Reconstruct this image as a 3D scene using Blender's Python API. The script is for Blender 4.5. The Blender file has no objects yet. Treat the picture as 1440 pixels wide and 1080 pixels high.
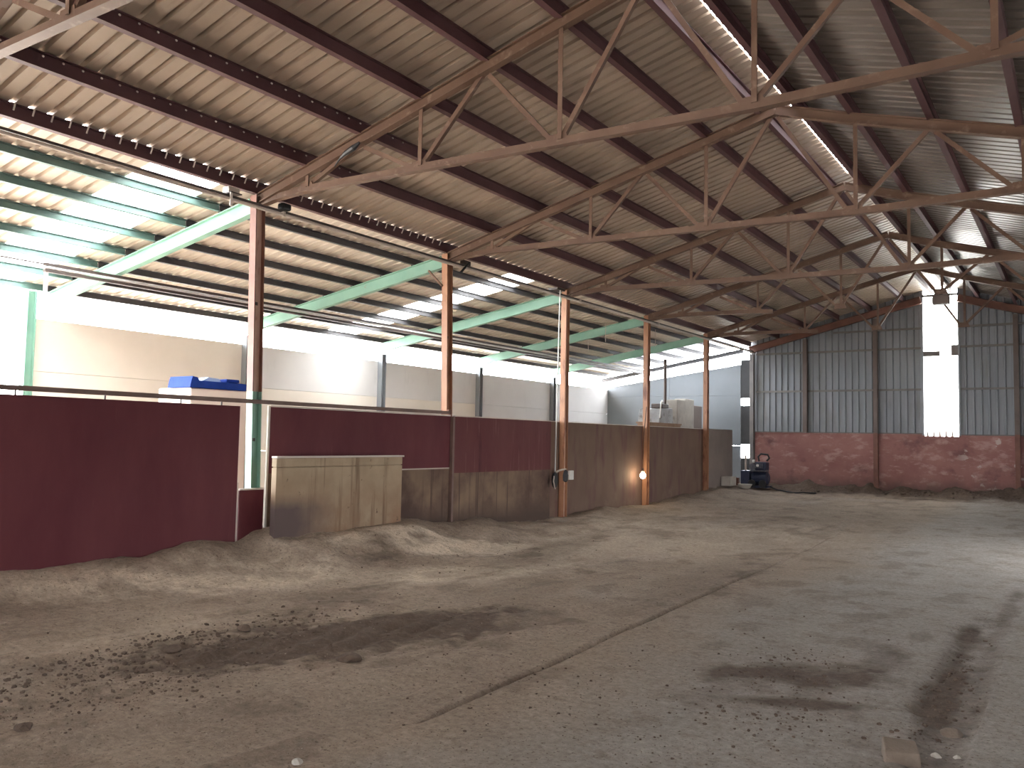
import bpy, math, random
import numpy as np
from mathutils import Vector, Matrix

random.seed(7)
RNG = np.random.RandomState(11)
scene = bpy.context.scene
COL = scene.collection

# ------------------------------------------------------------------ helpers
class MB:
    """collects shapes and links them as ONE mesh object"""
    def __init__(self):
        self.v = []; self.f = []; self.m = []; self.mi = 0
    def add(self, vs, fs):
        b = len(self.v)
        self.v += [tuple(p) for p in vs]
        self.f += [tuple(b + i for i in f) for f in fs]
        self.m += [self.mi] * len(fs)
        return self
    def box(self, a, b):
        x0, y0, z0 = a; x1, y1, z1 = b
        vs = [(x0,y0,z0),(x1,y0,z0),(x1,y1,z0),(x0,y1,z0),(x0,y0,z1),(x1,y0,z1),(x1,y1,z1),(x0,y1,z1)]
        return self.add(vs, [(0,3,2,1),(4,5,6,7),(0,1,5,4),(1,2,6,5),(2,3,7,6),(3,0,4,7)])
    def beam(self, p, q, prof, up=(0,0,1)):
        p = Vector(p); q = Vector(q); a = (q - p).normalized(); up = Vector(up)
        s = a.cross(up)
        if s.length < 1e-4: s = a.cross(Vector((0,1,0)))
        s.normalize(); u = s.cross(a).normalized()
        n = len(prof)
        vs = [p + s*x + u*y for x, y in prof] + [q + s*x + u*y for x, y in prof]
        fs = [(i, (i+1) % n, n + (i+1) % n, n + i) for i in range(n)]
        fs += [tuple(reversed(range(n))), tuple(range(n, 2*n))]
        return self.add(vs, fs)
    def tube(self, pts, r, n=8):
        pts = [Vector(p) for p in pts]
        rs = r if isinstance(r, (list, tuple)) else [r]*len(pts)
        vs = []; fs = []
        ref = None
        for i, p in enumerate(pts):
            a = (pts[min(i+1, len(pts)-1)] - pts[max(i-1, 0)]).normalized()
            if ref is None: ref = Vector((0,0,1)) if abs(a.z) < .9 else Vector((1,0,0))
            s = a.cross(ref).normalized(); u = s.cross(a).normalized(); ref = u
            for k in range(n):
                t = 2*math.pi*k/n
                vs.append(p + (s*math.cos(t) + u*math.sin(t))*rs[i])
        for i in range(len(pts)-1):
            for k in range(n):
                fs.append((i*n+k, i*n+(k+1) % n, (i+1)*n+(k+1) % n, (i+1)*n+k))
        fs += [tuple(reversed(range(n))), tuple(range((len(pts)-1)*n, len(pts)*n))]
        return self.add(vs, fs)
    def lathe(self, c, prof, n=16):
        vs = []; fs = []
        for r, z in prof:
            for k in range(n):
                t = 2*math.pi*k/n
                vs.append((c[0]+r*math.cos(t), c[1]+r*math.sin(t), c[2]+z))
        for i in range(len(prof)-1):
            for k in range(n):
                fs.append((i*n+k, i*n+(k+1) % n, (i+1)*n+(k+1) % n, (i+1)*n+k))
        fs += [tuple(reversed(range(n))), tuple(range((len(prof)-1)*n, len(prof)*n))]
        return self.add(vs, fs)
    def rock(self, c, r, seed, flat=.7, stretch=(1,1), sub=2):
        import bmesh
        bm = bmesh.new(); bmesh.ops.create_icosphere(bm, subdivisions=sub, radius=1)
        rr = random.Random(seed)
        ax = [(Vector((rr.uniform(-1,1), rr.uniform(-1,1), rr.uniform(-1,1))).normalized(), rr.uniform(.55,.9)) for _ in range(7)]
        vs = []
        for v in bm.verts:
            d = v.co.normalized(); k = 1.0
            for a, t in ax:
                dd = d.dot(a)
                if dd > t: k = min(k, t/dd)
            p = d*k*r
            vs.append((c[0]+p.x*stretch[0], c[1]+p.y*stretch[1], c[2]+p.z*flat))
        bm.verts.index_update()
        fs = [tuple(v.index for v in f.verts) for f in bm.faces]
        bm.free()
        return self.add(vs, fs)
    def build(self, name, mat, parent=None, origin=None, smooth=False, bevel=0):
        o3 = origin or (0,0,0)
        me = bpy.data.meshes.new(name)
        me.from_pydata([(x-o3[0], y-o3[1], z-o3[2]) for x,y,z in self.v], [], self.f)
        mats = mat if isinstance(mat, (list, tuple)) else [mat]
        for m in mats: me.materials.append(m)
        if len(mats) > 1: me.polygons.foreach_set('material_index', self.m)
        if smooth: me.polygons.foreach_set('use_smooth', [True]*len(me.polygons))
        me.update()
        o = bpy.data.objects.new(name, me); COL.objects.link(o)
        if parent is not None: o.parent = parent
        elif origin: o.location = origin
        if bevel:
            b = o.modifiers.new('edge', 'BEVEL'); b.width = bevel; b.segments = 2; b.limit_method = 'ANGLE'
        return o

def tag(o, label, cat, group=None, kind=None):
    o['label'] = label; o['category'] = cat
    if group: o['group'] = group
    if kind: o['kind'] = kind
    return o
def thing(name, label, cat, loc, group=None):
    o = bpy.data.objects.new(name, None); COL.objects.link(o); o.location = loc
    o.empty_display_size = .1
    return tag(o, label, cat, group)
def struct(o, label=None, cat=None):
    o['kind'] = 'structure'
    if label: o['label'] = label; o['category'] = cat
    return o
def copy_tree(o, parent=None):
    c = o.copy(); COL.objects.link(c)
    if parent: c.parent = parent
    for ch in list(o.children): copy_tree(ch, c)
    return c
def single(mb, name, mat, label, cat, origin, group=None, **kw):
    return tag(mb.build(name, mat, None, origin, **kw), label, cat, group)

def I_prof(w, h, t=.012):
    a, b = w/2, h/2
    return [(-a,-b),(a,-b),(a,-b+t),(t/2,-b+t),(t/2,b-t),(a,b-t),(a,b),(-a,b),(-a,b-t),(-t/2,b-t),(-t/2,-b+t),(-a,-b+t)]
def L_prof(w, h, t=.01):
    return [(0,0),(w,0),(w,t),(t,t),(t,h),(0,h)]
def T_prof(w, h, t=.01):           # flange at the bottom, stem up
    a = w/2
    return [(-a,0),(a,0),(a,t),(t/2,t),(t/2,h),(-t/2,h),(-t/2,t),(-a,t)]
def R_prof(w, h):
    return [(-w/2,-h/2),(w/2,-h/2),(w/2,h/2),(-w/2,h/2)]

# ------------------------------------------------------------------ materials
def mat(name, c1, c2=None, rough=.7, scale=3.0, metal=0.0, stretch=(1,1,1), bump=0.0, detail=6, lo=.35, hi=.65,
        layers=(), spec=.5):
    """procedural: noise between two colours, then optional extra layers (colour, scale, stretch, lo, hi[, zrange])"""
    m = bpy.data.materials.new(name); m.use_nodes = True
    nt = m.node_tree; N = nt.nodes; L = nt.links
    bs = N['Principled BSDF']
    bs.inputs['Roughness'].default_value = rough; bs.inputs['Metallic'].default_value = metal
    bs.inputs['Specular IOR Level'].default_value = spec
    geo = N.new('ShaderNodeNewGeometry')
    def noise(sc, st, dt=detail):
        mp = N.new('ShaderNodeMapping'); mp.inputs['Scale'].default_value = st
        L.new(geo.outputs['Position'], mp.inputs['Vector'])
        n = N.new('ShaderNodeTexNoise'); n.inputs['Scale'].default_value = sc; n.inputs['Detail'].default_value = dt
        n.inputs['Roughness'].default_value = .6
        L.new(mp.outputs['Vector'], n.inputs['Vector'])
        return n.outputs['Fac']
    def ramp(src, a, b):
        r = N.new('ShaderNodeMapRange'); r.inputs['From Min'].default_value = a; r.inputs['From Max'].default_value = b
        r.clamp = True
        L.new(src, r.inputs['Value']); return r.outputs['Result']
    def mix(fac, ca, cb):
        x = N.new('ShaderNodeMix'); x.data_type = 'RGBA'
        L.new(fac, x.inputs['Factor'])
        for sock, c in ((x.inputs[6], ca), (x.inputs[7], cb)):
            if isinstance(c, tuple): sock.default_value = (*c, 1)
            else: L.new(c, sock)
        return x.outputs[2]
    nz = noise(scale, stretch)
    col = mix(ramp(nz, lo, hi), c1, c2 or c1)
    for ly in layers:
        c, sc, st, a, b = ly[:5]
        fac = ramp(noise(sc, st), a, b)
        if len(ly) > 5:
            # limited to a height range: zr = (z_full, z_none), wavy
            sx = N.new('ShaderNodeSeparateXYZ'); L.new(geo.outputs['Position'], sx.inputs[0])
            for axis, full, none in ly[5]:
                zz = sx.outputs[axis]
                nn = noise(2.5, (1,1,1), 4)
                ad = N.new('ShaderNodeMath'); ad.operation = 'MULTIPLY_ADD'
                L.new(nn, ad.inputs[0]); ad.inputs[1].default_value = .5*abs(full-none)*1.5; L.new(zz, ad.inputs[2])
                sh = .5*.5*abs(full-none)*1.5
                r = ramp(ad.outputs[0], none+sh, full+sh)
                mu = N.new('ShaderNodeMath'); mu.operation = 'MULTIPLY'; L.new(fac, mu.inputs[0]); L.new(r, mu.inputs[1])
                fac = mu.outputs[0]
        col = mix(fac, col, c)
    L.new(col, bs.inputs['Base Color'])
    if bump:
        b = N.new('ShaderNodeBump'); b.inputs['Strength'].default_value = bump; b.inputs['Distance'].default_value = .02
        L.new(noise(scale*6, stretch), b.inputs['Height']); L.new(b.outputs['Normal'], bs.inputs['Normal'])
    return m

M = {}
M['truss'] = mat('rusty_brown_steel', (.112,.056,.034), (.152,.085,.053), .6, 2.2, bump=.15, layers=[((.25,.165,.115), 7, (1,1,1), .58,.75)])
M['purlin'] = mat('maroon_steel', (.068,.024,.026), (.095,.038,.040), .6, 2)
M['mint'] = mat('mint_paint', (.19,.36,.28), (.235,.41,.325), .5, 2, layers=[((.26,.22,.17), 7, (1,1,1), .68,.75)])
M['dark_purlin'] = mat('grey_brown_steel', (.050,.048,.052), (.070,.067,.070), .6, 2)
M['teal_purlin'] = mat('teal_paint', (.075,.135,.12), (.11,.185,.165), .55, 2)
M['roof'] = mat('beige_roof_sheet', (.42,.32,.245), (.35,.27,.205), .42, 1.3, layers=[((.27,.20,.155), 3, (.5,4,.5), .58,.78)])
M['roof_right'] = mat('shaded_roof_sheet', (.17,.135,.11), (.14,.112,.092), .33, 1.3, layers=[((.22,.17,.14), 3, (.5,3,.5), .56,.72)])  # right slope: roof shade put into a darker base colour
M['roof_lean'] = mat('cream_roof_sheet', (.62,.54,.45), (.55,.475,.395), .45, 1.5, layers=[((.34,.28,.2), 3, (.5,4,.5), .6,.78)])
M['column'] = mat('rusty_orange_steel', (.33,.155,.085), (.43,.225,.13), .5, 3, stretch=(1,1,.4), layers=[((.19,.075,.045), 8, (1,1,.3), .55,.70)])
M['column_pink'] = mat('pinkish_primer_steel', (.56,.36,.27), (.64,.44,.34), .5, 3, layers=[((.34,.16,.11), 8, (1,1,.3), .6,.72)])
M['flange'] = mat('dark_rust_steel', (.13,.048,.032), (.2,.08,.05), .55, 3)
M['maroon'] = mat('maroon_board', (.108,.025,.033), (.142,.039,.046), .62, 1.6, stretch=(1,1,.35), layers=[((.18,.07,.065), 3, (1,6,.35), .66,.85)], spec=.2)
M['maroon_dusty'] = mat('dusty_maroon_board', (.125,.038,.042), (.15,.052,.052), .65, 1.6, stretch=(1,1,.35), layers=[((.25,.14,.125), 3.5, (1,5,.3), .60,.8), ((.07,.022,.026), 2, (1,3,.5), .6,.75)], spec=.2)
M['boards'] = mat('stained_board', (.185,.12,.078), (.235,.155,.10), .75, 2, stretch=(1,2,.6), layers=[((.04,.02,.016), 1.6, (1,3.6,.12), .56,.66), ((.085,.045,.034), 1.2, (1,1,1), .42,.65), ((.07,.042,.03), 1, (1,1,1), .1,.3, [(2,.2,.55)])])
M['dusty'] = mat('dusty_brown_board', (.145,.088,.064), (.185,.118,.087), .8, 1.2, stretch=(1,1,.6), layers=[((.13,.062,.06), 2, (1,2,.5), .50,.7), ((.22,.155,.11), 1.6, (1,1,1), .55,.75, [(2,.3,1.2)])])
M['grey_board'] = mat('grey_brown_board', (.19,.155,.14), (.23,.19,.17), .8, 1.5)
M['concrete_board'] = mat('stained_concrete_board', (.42,.325,.22), (.35,.265,.175), .8, 3.2, stretch=(1,1,1), layers=[((.15,.095,.058), 1.5, (1,2.6,.16), .53,.62), ((.27,.16,.095), 1.8, (1,1,1), .32,.6, [(2,.35,1.15)]), ((.12,.075,.05), 14, (1,.6,.6), .64,.72), ((.12,.085,.08), 2, (1,1,1), .05,.2, [(2,.68,.86),(1,7.3,8.0)])])
M['white'] = mat('off_white_paint', (.66,.60,.54), (.58,.52,.46), .6, 4)
M['pale'] = mat('pale_metal', (.55,.48,.42), (.48,.40,.34), .4, 4)
M['dark'] = mat('dark_metal', (.045,.032,.028), (.07,.05,.042), .5, 4)
M['brown_rail'] = mat('brown_rail', (.14,.085,.07), (.19,.12,.10), .5, 4)
M['black'] = mat('black_rubber', (.012,.012,.014), (.02,.02,.022), .5, 5)
M['blue'] = mat('blue_plastic', (.008,.030,.20), (.012,.042,.25), .6, 5, spec=.1)
M['light_blue'] = mat('pale_blue_film', (.35,.48,.70), (.45,.56,.76), .5, 5)
M['cream'] = mat('cream_wall', (.74,.69,.62), (.68,.63,.565), .8, .8)
M['precast'] = mat('grey_precast', (.58,.57,.57), (.64,.63,.62), .8, .6, layers=[((.50,.49,.49), 2, (1,1,.4), .6,.8)])
M['precast_b'] = mat('bluish_precast', (.17,.185,.20), (.20,.215,.23), .8, .6)
M['cladding'] = mat('grey_blue_cladding', (.20,.215,.235), (.24,.255,.275), .45, 1.2, stretch=(1,1,.3), layers=[((.16,.15,.14), 1.5, (1,1,.4), .55,.8)])
M['girt'] = mat('grey_girt', (.13,.115,.11), (.17,.15,.14), .5, 3)
M['gable_post'] = mat('brown_grey_post', (.095,.068,.058), (.13,.095,.08), .55, 3)
M['block'] = mat('pink_blockwork', (.27,.120,.108), (.34,.165,.145), .85, 1.6, bump=.25, layers=[
    ((.42,.255,.225), 3.2, (1,1,2.2), .53,.66), ((.17,.08,.075), 1.3, (1,1,1.2), .56,.70),
    ((.50,.40,.36), 2.6, (1,1,1.3), .60,.63, [(0,6.0,5.6)]), ((.14,.085,.07), 2.6, (1,1,1), .2,.5, [(2,.30,.75)])])
M['earth'] = mat('dark_earth', (.085,.055,.042), (.14,.10,.075), .95, 9, bump=.6)
M['stone'] = mat('tan_stone', (.15,.115,.088), (.21,.165,.13), .85, 9, bump=.5)
M['clod'] = mat('brown_clod', (.085,.058,.042), (.145,.105,.078), .95, 12, bump=.6)
M['machine'] = mat('navy_machine_paint', (.018,.024,.055), (.03,.036,.07), .45, 6)
M['engine'] = mat('grey_cast_metal', (.10,.11,.14), (.18,.18,.2), .4, 12, metal=.4)
M['bin'] = mat('grey_bin_sheet', (.36,.37,.38), (.28,.28,.28), .6, 4, layers=[((.14,.13,.12), 5, (1,1,1), .55,.7)])
M['slab'] = mat('pale_concrete_slab', (.46,.43,.38), (.38,.35,.31), .8, 4, layers=[((.24,.22,.19), 6, (1,1,.5), .6,.75)])
M['white_plastic'] = mat('white_plastic', (.72,.72,.70), (.66,.66,.64), .4, 4)
M['sand_out'] = mat('outside_ground', (.60,.55,.48), (.54,.49,.43), .95, .5)
M['lean_floor'] = mat('lean_to_floor', (.60,.52,.42), (.54,.46,.37), .95, .7)
M['wood'] = mat('brown_plank', (.22,.13,.085), (.3,.19,.12), .7, 4)

def translucent(name, col, tr, clear):
    m = bpy.data.materials.new(name); m.use_nodes = True
    N = m.node_tree.nodes; L = m.node_tree.links; N.clear()
    out = N.new('ShaderNodeOutputMaterial')
    t = N.new('ShaderNodeBsdfTranslucent'); t.inputs['Color'].default_value = (*col, 1)
    c = N.new('ShaderNodeBsdfTransparent'); c.inputs['Color'].default_value = (*tr, 1)
    d = N.new('ShaderNodeBsdfDiffuse'); d.inputs['Color'].default_value = (*col, 1)
    nz = N.new('ShaderNodeTexNoise'); nz.inputs['Scale'].default_value = 3
    r = N.new('ShaderNodeMapRange'); r.inputs['To Min'].default_value = clear-.08; r.inputs['To Max'].default_value = clear+.08
    L.new(nz.outputs['Fac'], r.inputs['Value'])
    m1 = N.new('ShaderNodeMixShader'); m1.inputs['Fac'].default_value = .2
    L.new(t.outputs[0], m1.inputs[1]); L.new(d.outputs[0], m1.inputs[2])
    m2 = N.new('ShaderNodeMixShader'); L.new(r.outputs['Result'], m2.inputs['Fac'])
    L.new(m1.outputs[0], m2.inputs[1]); L.new(c.outputs[0], m2.inputs[2])
    L.new(m2.outputs[0], out.inputs['Surface'])
    return m
M['skylight'] = translucent('translucent_roof_sheet', (.85,.85,.82), (.9,.9,.88), .45)
M['skylight_far'] = translucent('milky_roof_sheet', (.28,.29,.30), (.35,.35,.35), .20)

# ------------------------------------------------------------------ dimensions
CAM = (8.5666, 0.0, 1.6); YAW, PITCH, ROLL, FPX = .594, .0641, .0194, 1188.0
Y1, S = 6.877, 3.842
TY = [Y1 + (i-1)*S for i in range(0, 6)]         # truss lines 0..5
FAR = 26.087; NEAR = -7.0; XR = 10.715
PX = [i*.8811 for i in range(6)]; RX = 5.3576
def zl(x): return 4.6026 + .2512*x               # top of chord, left slope
def zr(x): return 5.6612 + (x-6.3097)*-.285 if x > 6.3097 else 5.966 + (x-RX)*-.32
QX = [2*RX - x for x in PX]
PUR = .15                                        # purlin depth

# ------------------------------------------------------------------ camera
f = Vector((-math.sin(YAW)*math.cos(PITCH), math.cos(YAW)*math.cos(PITCH), math.sin(PITCH)))
r = Vector((math.cos(YAW), math.sin(YAW), 0)); u = r.cross(f)
r2 = r*math.cos(ROLL) + u*math.sin(ROLL); u2 = u*math.cos(ROLL) - r*math.sin(ROLL)
cd = bpy.data.cameras.new('camera'); cam = bpy.data.objects.new('camera', cd); COL.objects.link(cam)
mw = Matrix((r2, u2, -f)).transposed().to_4x4(); mw.translation = CAM
cam.matrix_world = mw
cd.sensor_fit = 'HORIZONTAL'; cd.sensor_width = 36; cd.lens = FPX/1440*36; cd.clip_end = 500
scene.camera = cam

# ------------------------------------------------------------------ floor height field
LAT = RNG.rand(256, 256)
def vnoise(x, y):
    xi = np.floor(x).astype(int); yi = np.floor(y).astype(int)
    fx = x-xi; fy = y-yi; fx = fx*fx*(3-2*fx); fy = fy*fy*(3-2*fy)
    g = lambda a, b: LAT[a % 256, b % 256]
    return (g(xi,yi)*(1-fx)+g(xi+1,yi)*fx)*(1-fy) + (g(xi,yi+1)*(1-fx)+g(xi+1,yi+1)*fx)*fy
def fbm(x, y, o=4):
    s = 0; a = .5; t = 0
    for k in range(o):
        s = s + a*vnoise(x*2**k+17*k, y*2**k+31*k); t += a; a *= .5
    return s/t
def sstep(a, b, x):
    t = np.clip((x-a)/(b-a), 0, 1); return t*t*(3-2*t)
def blob(x, y, cx, cy, rx, ry, rot=0, edge=.35, nz=.9):
    c, s = math.cos(rot), math.sin(rot)
    dx, dy = x-cx, y-cy
    q = np.sqrt(((c*dx+s*dy)/rx)**2 + ((-s*dx+c*dy)/ry)**2) + nz*(fbm(x*2.2, y*2.2)-.5) + .7*(fbm(x*9, y*9)-.5) + .4*(fbm(x*24, y*20)-.5)
    return 1-sstep(1-edge, 1+edge, q)
def joint_x(y): return 5.43 - .038*(y-3.98)
def masks(x, y):
    rows = blob(x, y, 2.95, 3.9, .42, 1.5, .12) + .8*blob(x, y, 3.55, 3.1, .5, .9, .3)
    damp = 1.3*blob(x, y, 3.72, 5.0, .52, 1.45, -.28, .35, .6) + .45*blob(x, y, 4.3, 6.2, .5, .7) + .12*rows
    damp = damp + 1.0*blob(x, y, 6.80, 6.04, .25, .55, -.9, .6, 1.6) + 1.0*blob(x, y, 7.05, 5.42, .11, .42, -1.15, .5, 1.4) + .5*blob(x, y, 7.3, 6.9, .12, .5)
    damp = damp + .95*blob(x, y, 7.76, 6.6, .075, 2.0, .02, .6, 1.6) + .45*blob(x, y, 7.9, 6.0, .11, 1.6, 0, .6, 1.6) + .5*blob(x, y, 7.93, 9.8, .08, 1.2, 0, .5, 1.4)
    damp = damp + .45*blob(x, y, 1.9, 6.9, .45, 2.0, .5) + .4*blob(x, y, 2.2, 10.5, .35, 2.6, .2) + .3*blob(x, y, 4.9, 9.5, .4, 2.2, .1)
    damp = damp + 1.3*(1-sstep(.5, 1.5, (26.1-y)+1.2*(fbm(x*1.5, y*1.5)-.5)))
    damp = damp + .28*sstep(.52, .68, fbm(x*1.1+5, y*.8+3))*sstep(5.6, 4.2, x)*.8 + .35*sstep(.56, .7, fbm(x*3.1, y*2.3))
    sand = 1.2*blob(x, y, 1.15, 9.1, .42, 1.6, -.38, .45, .5) + .8*blob(x, y, 1.85, 7.1, .55, 2.2, -.62, .6, .6) + .6*blob(x, y, .55, 4.5, .4, 1.0, -.5, .5)  # dry sand; first two blobs also paint soft light patches into the floor colour
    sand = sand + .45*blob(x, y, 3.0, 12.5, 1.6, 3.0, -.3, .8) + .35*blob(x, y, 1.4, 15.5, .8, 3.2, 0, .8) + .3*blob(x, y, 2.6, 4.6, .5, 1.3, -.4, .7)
    conc = sstep(5.3, 6.6, x + 1.2*(fbm(x*.8, y*.5)-.5)) + sstep(.6,.9, fbm(x*.7+9, y*.5+2))*.6
    return np.clip(damp,0,1), np.clip(sand,0,1), np.clip(conc,0,1), np.clip(rows,0,1)
def height(x, y):
    x = np.asarray(x, float); y = np.asarray(y, float)
    damp, sand, conc, rows = masks(x, y)
    n1 = fbm(x*1.3, y*1.3)
    h = .012*np.clip(y-12, 0, None)
    along = .28*(1-.75*sstep(11.0, 14.0, y)) + .10*sstep(19, 22.5, y)
    niche = sstep(6.6, 7.0, y)*(1-sstep(9.2, 10.2, y))
    hx = np.clip(x-(.15+.40*niche), 0, None)
    h = h + (along + .12*niche + .20*(n1-.5))*np.exp(-(hx/(.55+.25*n1))**2)*(1-.3*sstep(0,1.2,x))
    h = h + .06*blob(x, y, .95, 9.4, .34, 1.7, 0, .7, .5)
    h = h + (.13+.028*np.clip(x,0,9))*np.exp(-np.clip(25.95-y,0,None)/.55)*(.2+1.5*fbm(x*2.3, y*2.0))
    h = h + .16*np.exp(-((x-1.75)/.28)**2-((y-25.95)/.35)**2)
    loose = sstep(6.0, 4.6, x)*(1-.6*conc)
    tr = fbm((x-.10*(y-4))*5.5, y*.7, 3)-.5
    h = h + loose*(.055*tr + .05*(fbm(x*1.1+3, y*1.1)-.5))
    h = h + (.012+.020*rows+.012*damp)*(fbm(x*9, y*9, 4)-.5)*(.5+.8*loose)
    rg = fbm(x*14, y*14, 3); h = h + rows*.055*np.clip(rg-.5, 0, 1)
    tt = np.sin(2*math.pi*((x-3.72)+.26*(y-5.0))/.24 + 1.5*(fbm(x*2, y*1.2)-.5))
    h = h + .014*tt*blob(x, y, 3.72, 5.0, .55, 1.6, -.28, .5, .4)
    jm = sstep(3.6, 4.1, y)*(1-.65*sstep(8.0, 11.5, y))
    h = h - .035*np.exp(-((x-joint_x(y))/.017)**2)*jm + .012*np.exp(-((x-joint_x(y)+.05)/.04)**2)*jm*fbm(x*10, y*8)
    h = h - .03*blob(x, y, 7.83, 6.5, .16, 2.6, .03, .4, .8)
    slab = sstep(8.035, 8.05, x)*(1-sstep(11, 12, y))
    h = h*(1-slab) + (.002+.004*(n1-.5))*slab
    return h
def hz(x, y): return float(height(np.array([x]), np.array([y]))[0])

def axis(segs):
    out = []
    for a, b, st in segs: out += list(np.arange(a, b-1e-6, st))
    return np.array(out + [segs[-1][1]])
xs = axis([(-.06,2.0,.045),(2.0,5.0,.034),(5.0,5.5,.012),(5.5,8.0,.034),(8.0,8.1,.012),(8.1,10.7,.1)])
ys = axis([(-7,1.5,.5),(1.5,2.4,.06),(2.4,8.0,.032),(8.0,13,.05),(13,24.5,.09),(24.5,26.08,.05)])
GX, GY = np.meshgrid(xs, ys); GZ = height(GX, GY)
nx, ny = len(xs), len(ys)
me = bpy.data.meshes.new('floor')
me.vertices.add(nx*ny); me.vertices.foreach_set('co', np.stack([GX, GY, GZ], -1).ravel())
idx = np.arange(nx*ny).reshape(ny, nx)
quads = np.stack([idx[:-1,:-1], idx[:-1,1:], idx[1:,1:], idx[1:,:-1]], -1).reshape(-1)
nf = (nx-1)*(ny-1)
me.loops.add(nf*4); me.loops.foreach_set('vertex_index', quads)
me.polygons.add(nf); me.polygons.foreach_set('loop_start', np.arange(nf)*4); me.polygons.foreach_set('loop_total', np.full(nf, 4))
me.polygons.foreach_set('use_smooth', np.ones(nf, bool))
me.update(calc_edges=True); me.validate()
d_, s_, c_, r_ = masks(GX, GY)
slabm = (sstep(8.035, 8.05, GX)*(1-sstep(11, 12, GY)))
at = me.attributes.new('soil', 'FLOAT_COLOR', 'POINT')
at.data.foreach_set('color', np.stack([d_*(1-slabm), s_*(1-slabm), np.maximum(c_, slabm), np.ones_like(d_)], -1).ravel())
floor = bpy.data.objects.new('floor', me); COL.objects.link(floor); struct(floor)
def floor_material():
    m = bpy.data.materials.new('dusty_dirt_floor'); m.use_nodes = True
    N = m.node_tree.nodes; L = m.node_tree.links; bs = N['Principled BSDF']
    bs.inputs['Roughness'].default_value = .9; bs.inputs['Specular IOR Level'].default_value = .25
    geo = N.new('ShaderNodeNewGeometry'); at = N.new('ShaderNodeAttribute'); at.attribute_name = 'soil'
    sep = N.new('ShaderNodeSeparateColor'); L.new(at.outputs['Color'], sep.inputs[0])
    def nz(sc, dt=8, rg=.65, st=(1,1,1)):
        mp = N.new('ShaderNodeMapping'); mp.inputs['Scale'].default_value = st; L.new(geo.outputs['Position'], mp.inputs['Vector'])
        n = N.new('ShaderNodeTexNoise'); n.inputs['Scale'].default_value = sc; n.inputs['Detail'].default_value = dt; n.inputs['Roughness'].default_value = rg
        L.new(mp.outputs[0], n.inputs['Vector']); return n.outputs['Fac']
    def rmp(s, a, b, c=0, d=1):
        r = N.new('ShaderNodeMapRange'); r.inputs['From Min'].default_value = a; r.inputs['From Max'].default_value = b
        r.inputs['To Min'].default_value = c; r.inputs['To Max'].default_value = d; L.new(s, r.inputs['Value']); return r.outputs[0]
    def mix(fac, a, b, mode='MIX'):
        x = N.new('ShaderNodeMix'); x.data_type = 'RGBA'; x.blend_type = mode
        if isinstance(fac, float): x.inputs['Factor'].default_value = fac
        else: L.new(fac, x.inputs['Factor'])
        for sk, c in ((x.inputs[6], a), (x.inputs[7], b)):
            if isinstance(c, tuple): sk.default_value = (*c, 1)
            else: L.new(c, sk)
        return x.outputs[2]
    dirt = mix(rmp(nz(1.6), .35,.65), (.305,.240,.185), (.390,.312,.245))
    conc = mix(rmp(nz(2.2), .35,.65), (.295,.262,.232), (.355,.322,.290))
    base = mix(sep.outputs[2], dirt, conc)
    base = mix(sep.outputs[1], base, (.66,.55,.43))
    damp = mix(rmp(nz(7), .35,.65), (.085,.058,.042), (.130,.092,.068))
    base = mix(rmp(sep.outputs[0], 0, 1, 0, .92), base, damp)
    mot = rmp(nz(3.2, 14, .82), .52, .64, 0, .62)
    base = mix(mot, base, (.165,.122,.092))
    fine = rmp(nz(19, 9, .8), .35,.65, .66,1.16)
    cb = N.new('ShaderNodeCombineColor')
    for i in range(3): L.new(fine, cb.inputs[i])
    base = mix(1.0, base, cb.outputs[0], 'MULTIPLY')
    speck = rmp(nz(42, 4, .6), .60,.66, 0, .8)
    base = mix(speck, base, (.10,.07,.05))
    speck2 = rmp(nz(45, 3, .5, (1,1,3)), .70,.74)
    base = mix(speck2, base, (.42,.36,.30))
    L.new(base, bs.inputs['Base Color'])
    b = N.new('ShaderNodeBump'); b.inputs['Strength'].default_value = .8; b.inputs['Distance'].default_value = .03
    L.new(nz(13, 10, .75), b.inputs['Height']); L.new(b.outputs[0], bs.inputs['Normal'])
    return m
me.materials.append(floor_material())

struct(MB().box((-5.15,NEAR,-.12),(-.06,26.1,-.01)).build('floor_lean_to', M['lean_floor']))
struct(MB().add([(-90,-80,-.14),(110,-80,-.14),(110,130,-.14),(-90,130,-.14)], [(0,1,2,3)]).build('ground', M['sand_out']))

# ------------------------------------------------------------------ roof sheeting
RIB = .1821
def ribbed(y0, y1, x0, z0, x1, z1, mb=None, ph=3.72, d=.045, w=.056):
    mb = mb or MB(); pr = [(y0, 0.)]
    k = math.ceil((y0-ph)/RIB)
    while ph + k*RIB + w < y1:
        y = ph + k*RIB
        if y > y0: pr += [(y-w/2, 0.), (y-w*.28, d), (y+w*.28, d), (y+w/2, 0.)]
        k += 1
    pr = [p for p in pr if p[0] < y1] + [(y1, 0.)]
    n = len(pr)
    mb.add([(x0, y, z0+dz) for y, dz in pr] + [(x1, y, z1+dz) for y, dz in pr], [(i, i+1, n+i+1, n+i) for i in range(n-1)])
    return mb
SH = PUR + .014
struct(ribbed(NEAR, FAR+.1, -.05, zl(-.05)+SH, RX+.048, zl(RX+.03)+SH).build('ceiling_left', M['roof']))
mb = ribbed(NEAR, FAR+.1, RX+.085, zr(RX+.085)+SH, 6.3097, zr(6.3097)+SH)
ribbed(NEAR, FAR+.1, 6.3097, zr(6.3097)+SH, XR+.1, zr(XR+.1)+SH, mb)
struct(mb.build('ceiling_right', M['roof_right']))
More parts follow.
